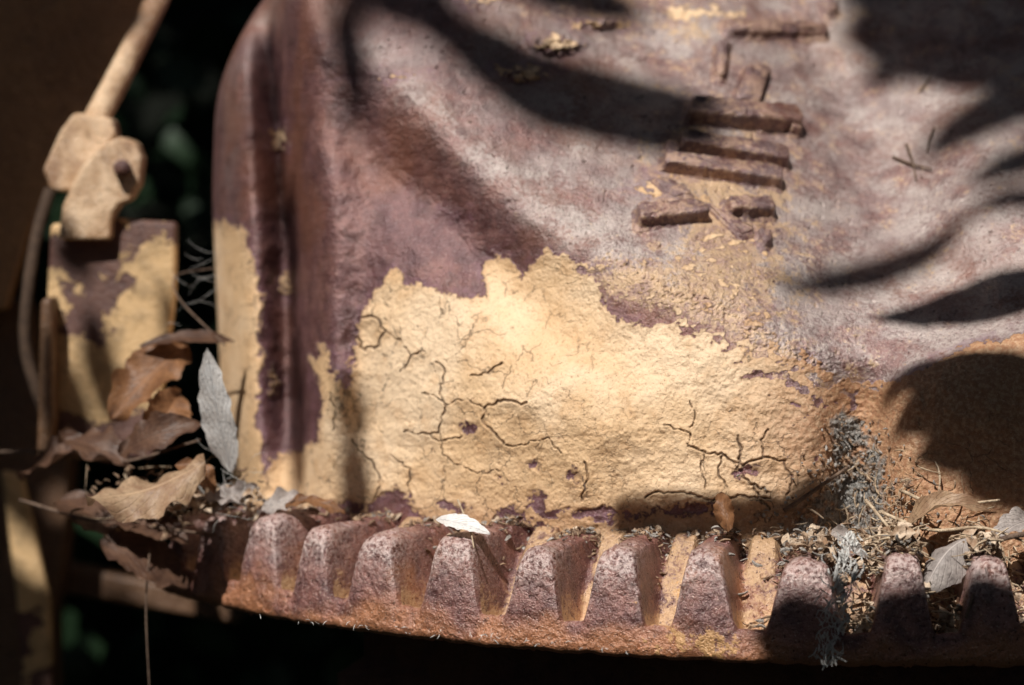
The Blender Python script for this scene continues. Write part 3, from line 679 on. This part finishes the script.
# shade over chassis, bracket, pile
for i in range(60):
    x=random.uniform(-160,150); y=random.uniform(-150,230)
    if 60<x+20<160 and y<130 and i%2: continue
    shade(x-50,y,x+90,y+random.uniform(-60,60),90,D=random.uniform(2.6,3.4),w1=.95)
for i in range(40):
    x=random.uniform(-150,50); y=random.uniform(300,760)
    shade(x-50,y,x+80,y+random.uniform(-60,60),90,D=random.uniform(2.6,3.4),w1=.95)
for i in range(22):
    x=random.uniform(10,90); y=random.uniform(560,700)
    shade(x-60,y,x+50,y+random.uniform(-40,40),60,D=random.uniform(2.3,2.8),w1=.45)
for a in [(60,250,90,380,44),(40,300,60,470,50),(140,230,160,330,26),(30,400,130,440,50),(60,430,150,430,30),(0,470,90,520,60),(20,180,70,220,30),(20,440,100,500,60)]: shade(*a,D=2.6,w1=.6)
fo=new_mesh('foliage',LV,LF,M_green); setparent(fo,BRN)
def sp(x,y,D): return onbody(x,y)+SUN*D
tube('stem',[sp(1300,-250,5.6),sp(1060,-60,5.3),sp(700,-120,5.2),sp(380,-110,5.2),unp(150,-150,.9)+SUN*4.4,unp(-200,-100,.9)+SUN*3.2],[.012,.010,.008,.006,.004],M_twig,parent=BRN)
# ------------------------------------------------------------------ added, unseen tree crown closing off most of the sky
CR=Vector((0,0,1)); V=[];Fc=[]
cnt=0
while cnt<4800:
    d=Vector((random.gauss(0,1),random.gauss(0,1),random.gauss(0,1))).normalized()
    if d.z<-.12: continue
    rad=random.uniform(4.6,6.2); p=CR+d*rad
    q=p-Vector((0,.2,1.1)); ax=q.dot(SUN)
    if ax>0 and (q-SUN*ax).length<1.25: continue
    c=(p-CAM).normalized()
    if c.dot(F)>.93: continue
    cnt+=1
    t=rdir(1).normalized(); t=(t-d*t.dot(d)*.8).normalized(); L=random.uniform(.35,.6)
    v,f,u=leafmesh(p-t*L/2,p+t*L/2,L*.55,d+rdir(1)*.25,nu=4,nv=2,curl=.1); s=len(V); V.extend(v); Fc.extend([tuple(k+s for k in q_) for q_ in f])
TR=empty('sky_block_tree',Vector((-2.2,-5.2,0)),"added out-of-view tree of dark leaves blocking most of the sky","tree")
cf=new_mesh('sky_block_crown',V,Fc,M_green); setparent(cf,TR)
tube('added_trunk',[(-2.2,-5.2,-.1),(-2.3,-5.1,1.5),(-2.0,-5.0,3.4),(-1.2,-4.2,5.2)],[.32,.26,.2,.12],M_twig,seg=16,parent=TR)
# ------------------------------------------------------------------ ground and shaded hillside
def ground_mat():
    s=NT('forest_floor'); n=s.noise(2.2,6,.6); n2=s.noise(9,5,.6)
    col=s.mix(s.ss(n,.45,.65),(.006,.007,.005),(.012,.018,.009)); col=s.mix(s.ss(n2,.6,.7,0,.6),col,(.03,.045,.022))  # near-black base colours stand in for forest shade
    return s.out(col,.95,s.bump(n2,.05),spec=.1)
n=80; V=[];Fc=[]
for i in range(n+1):
    for j in range(n+1):
        x=-14+28*i/n; y=-8+28*j/n; z=0 if y<3 else (y-3)*1.3 
        z+=.15*math.sin(x*1.7+y)*math.cos(y*1.3-x*.4)*(1 if y>3 else .15); V.append((x,y,z))
for i in range(n):
    for j in range(n): a=i*(n+1)+j; Fc.append((a,a+n+1,a+n+2,a+1))
g=new_mesh('ground',V,Fc,ground_mat()); g["kind"]="structure"
V=[];Fc=[]
for i in range(700):
    p=Vector((random.gauss(-1.0,.45),random.gauss(3.0,.35),abs(random.gauss(1.1,.6)))); d=rdir(.7).normalized()
    v,f,u=leafmesh(p,p+d*.13,.07,rdir(1),nu=4,nv=2); s=len(V); V.extend(v); Fc.extend([tuple(k+s for k in q_) for q_ in f])
BU=empty('bush',Vector((-1,3.0,0)),"dark green leafy bush growing behind the machine","bush")
bf=new_mesh('bush_foliage',V,Fc,plain_mat('bush_leaf',(.010,.024,.010),(.020,.042,.018),20,.5)); setparent(bf,BU)  # leaf colour darkened to stand in for background shade
tube('bush_stem',[(-1,3.0,-.05),(-1.02,3.02,.5),(-.95,3.0,1.3)],[.03,.02,.01],M_twig,parent=BU)
# ------------------------------------------------------------------ light, world, camera
w=bpy.data.worlds.new("World"); scene.world=w; w.use_nodes=True; nt_=w.node_tree
bg=nt_.nodes['Background']; sk=nt_.nodes.new('ShaderNodeTexSky'); sk.sky_type='NISHITA'; sk.sun_disc=False
sk.sun_elevation=math.asin(SUN.z); sk.sun_rotation=math.atan2(SUN.x,SUN.y)
nt_.links.new(sk.outputs[0],bg.inputs[0]); bg.inputs[1].default_value=.055
sl=bpy.data.lights.new('sun','SUN'); sl.energy=5; sl.angle=math.radians(.55); sl.color=(1,.965,.91)
so=bpy.data.objects.new('sun',sl); scene.collection.objects.link(so); so.rotation_euler=SUN.to_track_quat('Z','Y').to_euler()
cd=bpy.data.cameras.new('camera'); co=bpy.data.objects.new('camera',cd); scene.collection.objects.link(co)
co.location=CAM; co.rotation_euler=(math.radians(90)-PITCH,0,0); cd.sensor_width=36; cd.lens=36*2.5/1.024; cd.clip_end=200
cd.dof.use_dof=True; cd.dof.focus_distance=2.60; cd.dof.aperture_fstop=2.4
scene.camera=co
scene.view_settings.view_transform='Standard'; scene.view_settings.look='None'; scene.view_settings.exposure=0
